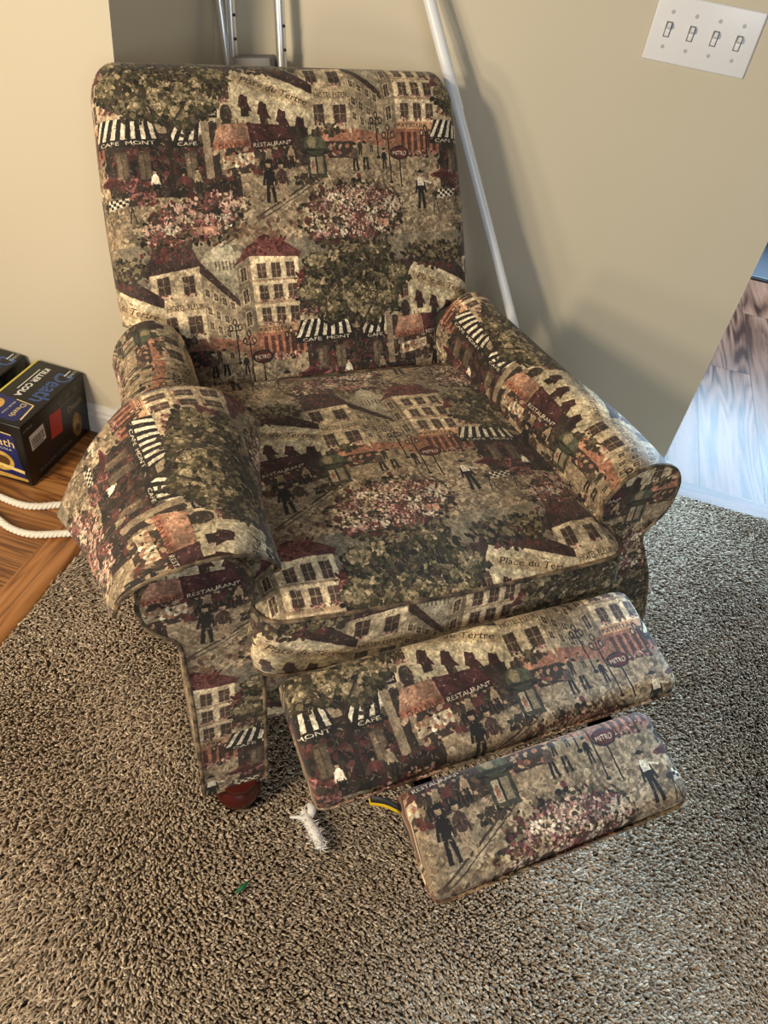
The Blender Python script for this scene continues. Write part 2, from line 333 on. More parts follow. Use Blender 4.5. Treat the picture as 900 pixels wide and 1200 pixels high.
# ---------------------------------------------------------------- materials (all node-based)
class Nodes:
    def __init__(s, name):
        s.mat = bpy.data.materials.new(name); s.mat.use_nodes = True; s.t = s.mat.node_tree; s.b = s.t.nodes['Principled BSDF']
    def n(s, typ, **kw):
        o = s.t.nodes.new(typ)
        for k, v in kw.items():
            if k in o.inputs: s.put(o.inputs[k], v)
            else: setattr(o, k, v)
        return o
    def put(s, sock, v):
        if isinstance(v, bpy.types.NodeSocket): s.t.links.new(v, sock)
        else: sock.default_value = v
    def set(s, **kw):
        for k, v in kw.items(): s.put(s.b.inputs[k.replace('_', ' ')], v)
        return s
    def coord(s, which='Object', scale=(1, 1, 1), rot=(0, 0, 0)):
        m = s.n('ShaderNodeMapping'); s.t.links.new(s.n('ShaderNodeTexCoord').outputs[which], m.inputs[0]); m.inputs['Scale'].default_value = scale; m.inputs['Rotation'].default_value = rot
        return m.outputs[0]
    def noise(s, vec, scale, detail=4, rough=.55, dist=0.):
        return s.n('ShaderNodeTexNoise', Vector=vec, Scale=scale, Detail=detail, Roughness=rough, Distortion=dist).outputs['Fac']
    def ramp(s, fac, stops):
        r = s.n('ShaderNodeValToRGB'); s.put(r.inputs[0], fac); e = r.color_ramp.elements
        while len(e) < len(stops): e.new(.5)
        for q, (p, c) in zip(e, stops): q.position = p; q.color = (*c, 1) if len(c) == 3 else c
        return r.outputs[0]
    def mix(s, a, b, fac, mode='MIX'):
        m = s.n('ShaderNodeMix', data_type='RGBA', blend_type=mode); s.put(m.inputs['Factor'], fac)
        for i, v in ((6, a), (7, b)): s.put(m.inputs[i], (*v, 1) if isinstance(v, tuple) and len(v) == 3 else v)
        return m.outputs[2]
    def math(s, op, a, b=0.):
        m = s.n('ShaderNodeMath', operation=op); s.put(m.inputs[0], a); s.put(m.inputs[1], b); return m.outputs[0]
    def bump(s, h, strength=.3, dist=.002):
        s.put(s.b.inputs['Normal'], s.n('ShaderNodeBump', Strength=strength, Distance=dist, Height=h).outputs[0]); return s
def rgb(r, g, b): return tuple(((c / 255 / 12.92) if c / 255 < .04045 else ((c / 255 + .055) / 1.055) ** 2.4) for c in (r, g, b))
def plain(name, col, rough=.5, metal=0., noise=.06, scale=40, bump=0., spec=.5):
    k = Nodes(name); f = k.noise(k.coord(), scale)
    k.set(Base_Color=k.mix(tuple(c * (1 - noise) for c in col), tuple(min(1, c * (1 + noise)) for c in col), f), Roughness=rough, Metallic=metal)
    k.b.inputs['Specular IOR Level'].default_value = spec
    if bump: k.bump(f, bump, .001)
    return k.mat
def image(name, a):
    h, w = a.shape[:2]; im = bpy.data.images.new(name, w, h); px = np.ones((h, w, 4), np.float32); px[..., :3] = a
    im.pixels.foreach_set(px.ravel()); im.pack(); return im
def cloth_mat():
    k = Nodes('tapestry_cloth'); im = image('tapestry_weave', weave_cloth())
    uv = k.n('ShaderNodeTexCoord').outputs['UV']
    m = k.n('ShaderNodeMapping'); k.put(m.inputs[0], uv); m.inputs['Scale'].default_value = (1 / TW, 1 / TH, 1); m.inputs['Location'].default_value = (.02 / TW, 0, 0)
    t = k.n('ShaderNodeTexImage', Vector=m.outputs[0]); t.image = im
    hs = k.n('ShaderNodeHueSaturation', Color=t.outputs[0]); hs.inputs['Saturation'].default_value = CLOTH_SAT; hs.inputs['Value'].default_value = CLOTH_VAL
    th = k.n('ShaderNodeMapping'); k.put(th.inputs[0], uv); th.inputs['Scale'].default_value = (900, 420, 1)
    wv = k.noise(th.outputs[0], 1., 2); lum = k.n('ShaderNodeRGBToBW', Color=t.outputs[0]).outputs[0]
    wr = k.noise(k.coord('Object'), 14., 3)
    h = k.math('ADD', k.math('MULTIPLY', wv, .5), k.math('ADD', k.math('MULTIPLY', lum, .4), k.math('MULTIPLY', wr, 3.)))
    k.set(Base_Color=hs.outputs[0], Roughness=.72, Sheen_Weight=.12, Sheen_Roughness=.5); k.b.inputs['Specular IOR Level'].default_value = .3
    k.bump(h, .35, .002)
    return k.mat
def wood(name, cols, axis, width, length, rough=.35, grain=1., gap=(.02, .012, .008), coat=0., spec=.5):
    """Boards running along an axis; each board its own tone, long stretched grain with swirls, dark seams."""
    k = Nodes(name); vec = k.coord('Object', rot=(0, 0, 0 if axis == 'x' else PI / 2))
    br = k.n('ShaderNodeTexBrick', Vector=vec, Scale=1., offset=.37); br.inputs['Brick Width'].default_value = length; br.inputs['Row Height'].default_value = width
    br.inputs['Mortar Size'].default_value = .0012; br.inputs['Mortar Smooth'].default_value = .2; br.inputs['Bias'].default_value = 0
    br.inputs['Color1'].default_value = (0, 0, 0, 1); br.inputs['Color2'].default_value = (1, 1, 1, 1); br.inputs['Mortar'].default_value = (.5, .5, .5, 1)
    sh = k.n('ShaderNodeVectorMath', operation='MULTIPLY_ADD'); k.put(sh.inputs[0], br.outputs[0]); sh.inputs[1].default_value = (3.1, 5.7, 0); k.put(sh.inputs[2], vec)
    g = k.n('ShaderNodeMapping'); k.put(g.inputs[0], sh.outputs[0]); g.inputs['Scale'].default_value = (2.2 * grain, 26 * grain, 1)
    n1 = k.noise(g.outputs[0], 1.2, 6, .62, .9)
    g2 = k.n('ShaderNodeMapping'); k.put(g2.inputs[0], sh.outputs[0]); g2.inputs['Scale'].default_value = (.9 * grain, 9 * grain, 1)
    n2 = k.math('PINGPONG', k.math('MULTIPLY', k.noise(g2.outputs[0], 1., 2, .5, .5), 14.), .5)
    f = k.math('ADD', k.math('MULTIPLY', n1, .75), k.math('MULTIPLY', n2, .40))
    col = k.ramp(f, [(.34, cols[0]), (.5, cols[1]), (.68, cols[2])])
    col = k.mix(col, tuple(.62 * c for c in cols[1]), k.math('MULTIPLY', br.outputs[0], .35))
    col = k.mix(col, gap, br.outputs['Fac'])
    k.set(Base_Color=col, Roughness=k.math('ADD', rough, k.math('MULTIPLY', n1, .12)))
    k.b.inputs['Specular IOR Level'].default_value = spec
    if coat: k.set(Coat_Weight=coat, Coat_Roughness=.12)
    k.bump(k.math('SUBTRACT', k.math('MULTIPLY', f, .3), br.outputs['Fac']), .35, .0015)
    return k.mat
# ---------------------------------------------------------------- materials used
CLOTH_SAT, CLOTH_VAL = .90, 1.24
CLOTH = cloth_mat()
PIPING = (lambda k: (k.set(Base_Color=k.ramp(k.noise(k.coord(), 55., 3), [(.36, rgb(44, 36, 28)), (.5, rgb(92, 76, 57)), (.64, rgb(138, 116, 88))]), Roughness=.75), k.bump(k.noise(k.coord(), 400., 2), .3, .001), k.mat)[-1])(Nodes('tapestry_piping'))
PAINT = (lambda k: (k.set(Base_Color=k.mix(rgb(203, 194, 172), rgb(209, 200, 179), k.noise(k.coord(), 3.)), Roughness=.62), k.bump(k.noise(k.coord(), 260., 3), .12, .001), k.mat)[-1])(Nodes('beige_wall_paint'))
TRIM = plain('white_trim_paint', rgb(222, 220, 214), .35, 0, .02)
OAK = wood('honey_oak_strips', [rgb(96, 58, 30), rgb(160, 106, 58), rgb(190, 136, 82)], 'x', .057, .9, .32, 1.3, (.10, .05, .02), .25)
OAKB = wood('honey_oak_border', [rgb(110, 64, 32), rgb(172, 114, 62), rgb(192, 136, 82)], 'y', .3, 3., .32, .9, (.12, .06, .03), .25)
PLANK = wood('dark_glossy_planks', [rgb(46, 28, 22), rgb(104, 72, 56), rgb(128, 92, 74)], 'y', .19, 1.35, .16, .7, (.012, .008, .008), 0., .026)
CHROME = plain('brushed_aluminium', (.86, .88, .89), .34, .85, .02)
WHITEM = plain('white_enamel', (.88, .90, .92), .25, 0, .02)
GREYP = plain('grey_plastic', rgb(112, 112, 112), .55, 0, .06)
BLACKM = plain('black_metal', (.012, .012, .013), .4, .6, .1)
BLACKP = plain('black_rubber', (.015, .015, .016), .6, 0, .1)
MAHOG = plain('mahogany_stain', rgb(70, 20, 14), .3, 0, .25, 25)
IVORY = plain('white_switch_plastic', rgb(232, 233, 236), .32, 0, .01)
SLOT = plain('switch_slot_grey', rgb(120, 122, 128), .5, 0, .02)
STEEL = plain('painted_screw', rgb(190, 190, 192), .35, .2, .04)
COTTON = plain('white_cotton', rgb(232, 226, 210), .9, 0, .06, 200, .3)
FLUFF = plain('white_stuffing', rgb(226, 222, 216), .95, 0, .06, 300, .5)
GREEN = plain('green_scrap', rgb(28, 110, 66), .6, 0, .15)
YELLOW = plain('yellow_ribbon', rgb(214, 176, 24), .6, 0, .08)
DARKWOOD = plain('dark_cabinet', rgb(70, 58, 50), .5, 0, .2, 12)
MATGREY = plain('dark_grey_mat', rgb(70, 73, 80), .9, 0, .15, 200, .5)

# ---------------------------------------------------------------- the room
def slab(name, a, b, mat, bev=0.):
    o = MB().box(a, b, bev).build(name, mat, None, bev > 0); o['kind'] = 'structure'; return o
WY, LX, LY, RX, BX = 1.898, -.905, 1.465, .432, -.876      # back wall, alcove corner, left wall, end of back wall, carpet edge
slab('wall_left', (-3.2, LY, 0), (LX, 2.05, 2.5), PAINT)
slab('wall_back', (LX, WY, 0), (RX, 2.02, 2.5), PAINT)
slab('wall_far', (-1.2, 4.4, 0), (.3, 4.5, 2.5), PAINT)
def far_wall():
    m = MB(); m.box((.3, 4.4, 0), (3.4, 4.5, 1.06)); m.box((.3, 4.4, 2.1), (3.4, 4.5, 2.5)); m.box((2.0, 4.4, .95), (3.4, 4.5, 2.1)); m.box((.3, 4.4, .95), (.9, 4.5, 2.1))
    m.build('wall_kitchen', PAINT, None, False)['kind'] = 'structure'
    w = MB()
    for x in (.9, 1.43, 1.96): w.box((x, 4.41, 1.05), (x + .04, 4.46, 2.1))
    w.box((.9, 4.38, 1.03), (2.0, 4.46, 1.07)); w.box((.9, 4.40, 2.08), (2.0, 4.46, 2.12))
    w.build('window_1', TRIM, None, False)['kind'] = 'structure'
far_wall()
slab('floor', (BX, -3.2, -.03), (3.4, WY, 0), (lambda k: (k.set(Base_Color=k.ramp(k.noise(k.coord(), 150., 3), [(.3, rgb(104, 90, 74)), (.7, rgb(140, 124, 104))]), Roughness=.95), k.mat)[-1])(Nodes('carpet_backing')))
slab('floor_hall', (-3.2, -3.2, -.03), (BX - .07, LY, .004), OAK)
slab('floor_kitchen', (RX - .3, WY, -.03), (3.4, 4.4, .006), PLANK)
def border():                                                # board with a rounded lip against the carpet
    m = MB(); prof = [(-.07, .0), (-.07, .0045), (-.03, .005), (-.012, .010), (.0, .012), (.010, .010), (.016, .004), (.018, 0)]
    m.grid([[(BX + x, y, z) for x, z in prof] for y in np.linspace(-3.2, LY, 24)])
    m.build('trim_1', OAKB)['kind'] = 'structure'
border()
def threshold():
    m = MB(); m.box((RX, WY - .012, 0), (3.4, WY + .06, .0064)); m.build('trim_2', wood('dark_threshold', [rgb(46, 28, 22), rgb(104, 72, 56), rgb(128, 92, 74)], 'x', .4, 3., .16, .8, (.012, .008, .008), 0., .026), None, False)['kind'] = 'structure'
threshold()
def baseboard(name, pts):
    prof = [(0, 0), (.014, 0), (.014, .055), (.010, .062), (.010, .070), (.006, .078), (.004, .085), (0, .085)]
    m = MB(); rows = []
    for (x, y), (nx, ny) in pts: rows.append([(x + nx * d, y + ny * d, z + .004) for d, z in prof])
    m.grid(rows); m.build(name, TRIM, None, True, 25)['kind'] = 'structure'
baseboard('baseboard_left', [((-3.2, LY), (0, -1)), ((LX + .0, LY), (1, -1)), ((LX, WY), (1, -1))])
baseboard('baseboard_back', [((LX, WY), (1, -1)), ((RX, WY), (0, -1))])

PILE_GAPS = [(.198, 1.648, .016)]                              # where feet press through to the backing
for lx, ly in ((-.335, -.072), (.335, -.072), (-.25, .54), (.25, .54)):
    PILE_GAPS.append((-.0692 + math.cos(.6845) * lx - math.sin(.6845) * ly, .9077 + math.sin(.6845) * lx + math.cos(.6845) * ly, .034))
PILE_GAPS += [(-.697, 1.8, .018), (-.753, 1.8, .018), (-.612, 1.8, .020)]
# carpet pile: twisted tufts, far too many to count
def pile():
    r = np.random.default_rng(8); X0, X1, Y0, Y1 = BX + .017, 1.7, -.35, WY - .004; sp = .0045
    nx, ny = int((X1 - X0) / sp), int((Y1 - Y0) / sp)
    gx, gy = np.meshgrid(np.arange(nx), np.arange(ny)); N = nx * ny
    x = X0 + (gx.ravel() + r.random(N)) * sp; y = Y0 + (gy.ravel() + r.random(N)) * sp
    keep = ~((x > RX + .0) & (y > WY - .016)); 
    for fx, fy, fr in PILE_GAPS: keep &= (x - fx) ** 2 + (y - fy) ** 2 > fr ** 2
    x, y = x[keep], y[keep]; N = len(x)
    def field(f, seed):
        q = np.random.default_rng(seed); s = np.zeros(N)
        for i in range(7):
            a = q.random() * 6.28; k = f * (.5 + q.random()); s += np.sin(k * (x * np.cos(a) + y * np.sin(a)) + q.random() * 6.28)
        return s / 3.
    ang = -.9 + 1.0 * field(7, 1) + .6 * r.standard_normal(N); lean = (.0085 + .005 * r.random(N)) * (1 + .35 * field(14, 2))
    h = (.0095 + .0032 * r.random(N)) * (1 + .14 * field(22, 3)); w = .0021 + .0009 * r.random(N); tw = r.random(N) * 6.28
    V = np.zeros((N, 10, 3), np.float32)
    for lv, (t, ws) in enumerate(((0, .8), (.55, 1.15), (1., .75))):
        for k in range(3):
            a = tw + k * 2.094 + lv * .8
            V[:, lv * 3 + k, 0] = x + np.cos(ang) * lean * t ** 1.6 + w * ws * np.cos(a); V[:, lv * 3 + k, 1] = y + np.sin(ang) * lean * t ** 1.6 + w * ws * np.sin(a)
            V[:, lv * 3 + k, 2] = h * (t if t < 1 else .96) + (0 if lv else -.001)
    V[:, 9, 0] = x + np.cos(ang) * lean * 1.1; V[:, 9, 1] = y + np.sin(ang) * lean * 1.1; V[:, 9, 2] = h
    q = []
    for lv in (0, 1):
        for k in range(3): q.append((lv * 3 + k, lv * 3 + (k + 1) % 3, lv * 3 + 3 + (k + 1) % 3, lv * 3 + 3 + k))
    t3 = [(6, 7, 9), (7, 8, 9), (8, 6, 9)]
    loc = np.array(sum([list(a) for a in q + t3], []), np.int32); cnt = np.array([4] * 6 + [3] * 3, np.int32)
    loops = (loc[None] + 10 * np.arange(N, dtype=np.int32)[:, None]).ravel(); tot = np.tile(cnt, N)
    me = bpy.data.meshes.new('carpet_pile'); me.vertices.add(N * 10); me.vertices.foreach_set('co', V.ravel()); me.loops.add(len(loops)); me.loops.foreach_set('vertex_index', loops)
    me.polygons.add(len(tot)); me.polygons.foreach_set('loop_start', np.r_[0, np.cumsum(tot)[:-1]].astype(np.int32)); me.polygons.foreach_set('loop_total', tot)
    me.polygons.foreach_set('use_smooth', np.ones(len(tot), bool)); me.update(calc_edges=True)
    at = me.attributes.new('yarn', 'FLOAT', 'POINT'); v = np.clip(.5 + .26 * r.standard_normal(N) + .06 * field(6, 5), 0, 1); at.data.foreach_set('value', np.repeat(v, 10).astype(np.float32))
    k = Nodes('taupe_carpet_yarn'); a = k.n('ShaderNodeAttribute', attribute_name='yarn').outputs['Fac']
    k.set(Base_Color=k.ramp(a, [(0, rgb(112, 96, 78)), (.3, rgb(156, 137, 115)), (.7, rgb(184, 165, 141)), (1, rgb(220, 203, 179))]), Roughness=.9, Sheen_Weight=.1); k.b.inputs['Specular IOR Level'].default_value = .25
    me.materials.append(k.mat); o = bpy.data.objects.new('carpet_pile', me); C.objects.link(o)
    tag(o, 'taupe twisted pile of the wall to wall carpet under the recliner', 'carpet', kind='stuff')
pile()

# ---------------------------------------------------------------- the recliner
RC = empty('recliner', (-.0692, .9077, 0), .6845)
tag(RC, 'reclined roll-arm recliner upholstered in street scene tapestry, its two footrests out', 'recliner')
A0 = np.array((.53, .50)); DT = np.array((.519, .855)); DN = np.array((-.855, .519))      # back plane: foot, up the back, towards the sitter
def on_back(x, s, n): return (x, A0[0] + DT[0] * s + DN[0] * n, A0[1] + DT[1] * s + DN[1] * n)
def backrest():
    S_TOP, R_TOP, T = .556, .072, .125
    rows = [(s, 1., 0.) for s in np.linspace(-.15, S_TOP - R_TOP, 46)] + [(S_TOP - R_TOP + R_TOP * math.sin(t), max(math.cos(t), .02) ** .9, 1 - math.cos(t)) for t in np.linspace(.1, PI / 2, 14)]
    def half(s): return .286 + .082 * ease((s - .066) / .04) - .012 * ease((s - .25) / .3)
    P, UV = [], []; r0 = .05; vv = 0.; prev = None
    for s, ts, dw in rows:
        w = half(min(s, S_TOP - R_TOP)) - .045 * dw; t = T * ts; r = min(r0, t / 2 * .98); ring = []
        fl = np.linspace(0, w - r, 26); ca = np.linspace(0, PI / 2, 9)[1:]
        half_ring = [(x, 0.) for x in fl] + [(w - r + r * math.sin(a), -r + r * math.cos(a)) for a in ca] + [(w, -t + r)] + [(w - r + r * math.cos(a), -t + r - r * math.sin(a)) for a in ca] + [(0., -t)]
        off = -(T - t) / 2
        pts = half_ring + [(-x, n) for x, n in half_ring[-2:0:-1]]
        ln = arc(half_ring); us = list(ln) + [-q for q in ln[-2:0:-1]]
        for (x, n), u in zip(pts, us):
            q = x / .36; bul = .016 * (1 - min(1, q * q)) * (1 if n > -.01 else 0) + .004 * math.sin(9 * s + 2 * x) * math.sin(13 * x + 1) * (n > -.03)
            ring.append((on_back(x, s, n + off + bul * ts), u))
        c = ring[0][0]
        if prev is not None: vv += math.dist(c, prev)
        else: vv = s
        prev = c; P.append([p for p, u in ring]); UV.append([(u - .206, vv - .389) for p, u in ring])
    # close the ring of UVs at the seam at the rear centre
    m = MB(); m.grid(P, UV, wrap=True); m.ngon(P[0], flip=True); m.ngon(P[-1]); m.build('backrest', CLOTH, RC)
backrest()
def seat():
    W, Y0, Y1, Z0, Z1, r = .316, -.092, .50, .352, .484, .036
    def outline(ins, n=10):
        w, a, b, q = W - ins, Y0 + ins, Y1 - ins, max(r - ins, .012); o = []
        for cx_, cy_, t0 in ((w - q, a + q, -PI / 2), (w - q, b - q, 0), (-w + q, b - q, PI / 2), (-w + q, a + q, PI)):
            o += [(cx_ + q * math.cos(t0 + PI / 2 * k / n), cy_ + q * math.sin(t0 + PI / 2 * k / n)) for k in range(n + 1)]
        # even points along the straight runs
        o = np.array(o); d = arc(np.vstack([o, o[:1]])); t = np.linspace(0, d[-1], 160, endpoint=False); oo = np.vstack([o, o[:1]])
        return np.stack([np.interp(t, d, oo[:, k]) for k in (0, 1)], 1)
    def bow(p): return p[0], p[1] - (.014 * (1 - (p[0] / W) ** 2) if p[1] < 0 else 0)
    m = MB(); P, UV = [], []
    for ins, z in ((.0, 0), (.012, .008), (.03, .014), (.06, .020), (.10, .026), (.16, .031), (.22, .034), (.25, .0345), (.28, .035)):
        o = outline(ins); P.append([(*bow(p), Z1 + z + .006 * math.sin(8 * p[0] + 1) * math.sin(9 * p[1]) * (ins > .02)) for p in o]); UV.append([(p[0] - .057, p[1] - .184) for p in o])
    m.grid(P, UV, wrap=True); m.ngon(P[-1], UV[-1])
    o = outline(0); d = arc(np.vstack([o, o[:1]]))[:-1]; i0 = int(np.argmin(abs(o[:, 0]) + (o[:, 1] > 0) * 9)); d = (d - d[i0] + .9) % arc(np.vstack([o, o[:1]]))[-1] - .9
    P, UV = [], []
    for z, out in ((Z0 - .004, -.03), (Z0, -.006), (Z0 + .015, .004), ((Z0 + Z1) / 2, .010), (Z1 - .012, .004), (Z1, 0)):
        P.append([(bow(p)[0] + out * p[0] / W, bow(p)[1] + out * (-1 if p[1] < .2 else 1), z) for p in o]); UV.append([(q - .012, z - .308) for q in d])
    m.grid(P[::-1], UV[::-1], wrap=True, flip=True); m.ngon(P[0], flip=True)
    so = m.build('seat_cushion', CLOTH, RC); so.location = (.012, 0, 0); so.rotation_euler = (0, 0, -.05)
    for z, sc in ((Z1 + .001, 1.0), (Z0 + .006, 1.004)):
        MB().tube([(bow(p)[0] * sc, bow(p)[1] * sc, z) for p in o], .0034, 8, True).build('welt', PIPING, so)
seat()
def arm_section(s):
    """Outline of an arm seen from the front (x outward positive), inner foot -> over the roll -> outer foot."""
    cx_, cz, r = .384, .524, .0795
    roll = [(cx_ + r * math.cos(t), cz + r * math.sin(t)) for t in np.linspace(math.radians(196), math.radians(-52), 22)]
    low = [(.413, .440), (.407, .38), (.402, .30), (.400, .20), (.398, .067)]
    if s > 0: low = [(.418, .438), (.440, .39), (.472, .32), (.496, .22), (.500, .14), (.48, .067)]
    return smooth([(.288, .067), (.289, .2), (.291, .33), (.299, .44)] + roll + low, 96)
def armrest(s, ushift, vcrest):
    sec = arm_section(s); L = arc(sec); top = L[int(np.argmax(sec[:, 1]))]
    P, UV = [], []
    for q in np.linspace(0, 1, 34):
        y = -.03 + .575 * q; ring, uvr = [], []
        for (x, z), l in zip(sec, L):
            if s > 0 and z < .44: x = x - max(0, x - .40) * ease(q / .35)
            k = 1 - .13 * ease(q) if z > .1 else 1 - .13 * ease(q)
            yy = y - .058 * (.52 - min(z, .52)) / .46 * (1 - q)
            lump = .0025 * math.sin(17 * y + 9 * l) * math.sin(23 * l + 3 * y) * (q > .04)
            ring.append((s * (x * k + lump), yy, z + .012 * q * z / .6 + lump)); uvr.append((-yy + ushift, (l - top) * (1 if s > 0 else -1) + vcrest))
        P.append(ring); UV.append(uvr)
    m = MB(); m.grid(P, UV); m.ngon(P[-1]); a = m.build('armrest', CLOTH, RC)
    f = P[0]; fuv = [(p[0] + .10, p[2] - .52) for p in f]
    # a softly padded front panel
    inner = []
    cen = np.array([(p[0], p[2]) for p in f]); n_ = len(f)
    for i in range(n_):
        t = cen[(i + 1) % n_] - cen[i - 1]; t /= np.linalg.norm(t) + 1e-9; nn = np.array((-t[1], t[0])) * (1 if s < 0 else -1)
        inner.append((f[i][0] - nn[0] * .0 , f[i][1] - .004, f[i][2]))
    MB().grid([f, inner], [fuv, fuv], wrap=True).ngon(inner, fuv).build('front_panel', CLOTH, a)
    MB().tube([(p[0], p[1] - .003, p[2]) for p in f], .0036, 8, False).build('welt', PIPING, a)
armrest(1, -.076, .10); armrest(-1, .325, .03)
def footrest(cx_, w, y_b, z_b, y_f, z_f, th, us, vs, rad):
    """A padded flap: rounded section extruded across, ends drawn in."""
    d = np.array((y_f - y_b, z_f - z_b)); L = np.linalg.norm(d); d /= L; n = np.array((d[1], -d[0])); n = n if n[1] > 0 else -n
    sec = []
    for cy_, cn, t0 in ((L - rad, -rad, PI / 2), (L - rad, -th + rad * .8, 0), (rad * .6, -th + rad * .6, -PI / 2), (rad * .6, -rad * .6, -PI)):
        r = rad if cy_ > L / 2 else rad * .6
        if cn < -th / 2 and cy_ > L / 2: r = rad * .8
        sec += [(cy_ + r * math.cos(t0 - PI / 2 * k / 8), cn + r * math.sin(t0 - PI / 2 * k / 8)) for k in range(9)]
    sec = np.array(sec + [sec[0]]); dd = arc(sec); t = np.linspace(0, dd[-1], 72, endpoint=False); sec = np.stack([np.interp(t, dd, sec[:, k]) for k in (0, 1)], 1)
    la = t.copy(); i0 = int(np.argmin(abs(sec[:, 0] - L * .5) + (sec[:, 1] < -th / 2) * 9)); la = la - la[i0]; la = (la + dd[-1] / 2) % dd[-1] - dd[-1] / 2
    mid = np.array((L / 2, -th / 2)); P, UV = [], []
    xs = [(-w + .028 * (1 - math.cos(a)), math.sin(a)) for a in np.linspace(.25, PI / 2, 8)] + [(x, 1.) for x in np.linspace(-w + .04, w - .04, 40)]
    xs += [(w - .028 * (1 - math.cos(a)), math.sin(a)) for a in np.linspace(PI / 2, .25, 8)]
    for x, k in xs:
        k = .62 + .38 * k ** .8; ring, uvr = [], []
        for (a, b), l in zip(sec, la):
            p = mid + (np.array((a, b)) - mid) * np.array((.9 + .1 * (k - .62) / .38, k)); top = b > -th * .5
            b2 = p[1] + (.007 * (1 - (x / w) ** 2) + .002 * math.sin(21 * x + 11 * a)) * (1 if top else 0)
            yz = np.array((y_b, z_b)) + d * p[0] + n * b2; ring.append((x + cx_, yz[0], yz[1])); uvr.append((x + cx_ + us, vs - l))
        P.append(ring); UV.append(uvr)
    m = MB(); m.grid(P, UV, wrap=True); m.ngon(P[0], UV[0], flip=True); m.ngon(P[-1], UV[-1]); return m.build('footrest', CLOTH, RC)
F1 = footrest(.009, .303, -.135, .436, -.322, .404, .048, -.225, .020, .030)
F2 = footrest(.012, .204, -.338, .416, -.479, .388, .044, -.120, -.050, .028)
tag(F1, 'wide upper footrest next to the seat'); tag(F2, 'narrow outer footrest')
def frame_parts():
    m = MB(); m.box((-.283, .0, .10), (.283, .05, .37), .01); m.box((-.283, .05, .33), (.283, .56, .392), .01); m.box((-.27, .55, .08), (.27, .60, .40), .01)
    m.build('base_frame', CLOTH, RC)
    for s in (-1, 1):
        l = MB(); x = .205 if s > 0 else -.155
        def bar(a, b, dx): l.tube([(x + dx, *a), (x + dx, *b)], .0075, 6)
        bar((.03, .30), (-.17, .362), 0); bar((.03, .22), (-.12, .30), s * .014); bar((-.12, .30), (-.27, .352), s * .014); bar((-.17, .362), (-.36, .345), s * -.02); bar((-.27, .335), (-.44, .34), s * -.035)
        l.box((x - s * .02 - .012, -.345, .338), (x - s * .02 + .012, -.30, .352)); l.box((x - s * .035 - .010, -.45, .332), (x - s * .035 + .010, -.38, .346))
        l.build('linkage', BLACKM, RC, True)
    for x, y in ((-.335, -.072), (.335, -.072), (-.25, .54), (.25, .54)):
        MB().lathe([(.018, .0), (.026, .004), (.036, .016), (.041, .030), (.038, .045), (.030, .055), (.034, .062), (.034, .075)], 24, (x, y, 0)).build('leg', MAHOG, RC)
    # ribbon sewn under the corner of the outer footrest
    for dz, mt in ((0., YELLOW), (.008, BLACKP)):
        pts = smooth([(-.192, -.352, .378 + dz), (-.210, -.338, .384 + dz), (-.226, -.326, .378 + dz)], 8)
        t = MB(); t.grid([[(p[0], p[1] - .003, p[2] - .0), (p[0], p[1] + .003, p[2] + .0075)] for p in pts])
        o = t.build('ribbon', mt, RC); sm = o.modifiers.new('thick', 'SOLIDIFY'); sm.thickness = .001
frame_parts()

# loose cover thrown over the front of the left arm
def arm_cover():
    ro = empty('armrest_cover', (0, 0, 0)); ro.location = RC.location; ro.rotation_euler = RC.rotation_euler
    tag(ro, 'stiff loose tapestry sleeve draped over the front of the armrest beside the cartons', 'armrest cover')
    F = smooth([(-.494, -.040, .528), (-.484, -.052, .570), (-.452, -.060, .603), (-.393, -.062, .621), (-.335, -.060, .619), (-.292, -.055, .596), (-.270, -.045, .560), (-.272, -.030, .54)], 40)
    K = smooth([(-.540, .225, .480), (-.497, .270, .530), (-.445, .300, .580), (-.400, .305, .622), (-.350, .300, .640), (-.300, .295, .637), (-.258, .285, .622), (-.215, .245, .590)], 40)
    P, UV = [], []
    for q in np.linspace(0, 1, 30):
        row, uvr = [], []
        for i in range(40):
            t = i / 39; p = F[i] * (1 - q) + K[i] * q; hump = math.sin(PI * q) * (-.010 * ease((.4 - t) / .4) - .012 * ease((t - .75) / .25))
            w = .003 * math.sin(19 * q + 7 * t) * math.sin(PI * t)
            row.append((p[0] - hump * (1 if t < .5 else -1) * .9, p[1], p[2] + w + .004 * math.sin(PI * q) * (.3 < t < .8)))
        L = arc(row)
        for i in range(40): uvr.append((-row[i][1] + .325, L[i] - L[20] + .05))
        P.append(row); UV.append(uvr)
    o = MB().grid(P, UV, flip=True).build('sleeve', CLOTH, ro); sm = o.modifiers.new('thick', 'SOLIDIFY'); sm.thickness = .004; sm.offset = 1.
    MB().tube([(p[0], p[1] - .001, p[2] + .002) for p in F], .003, 6).build('hem', PIPING, ro)
arm_cover()

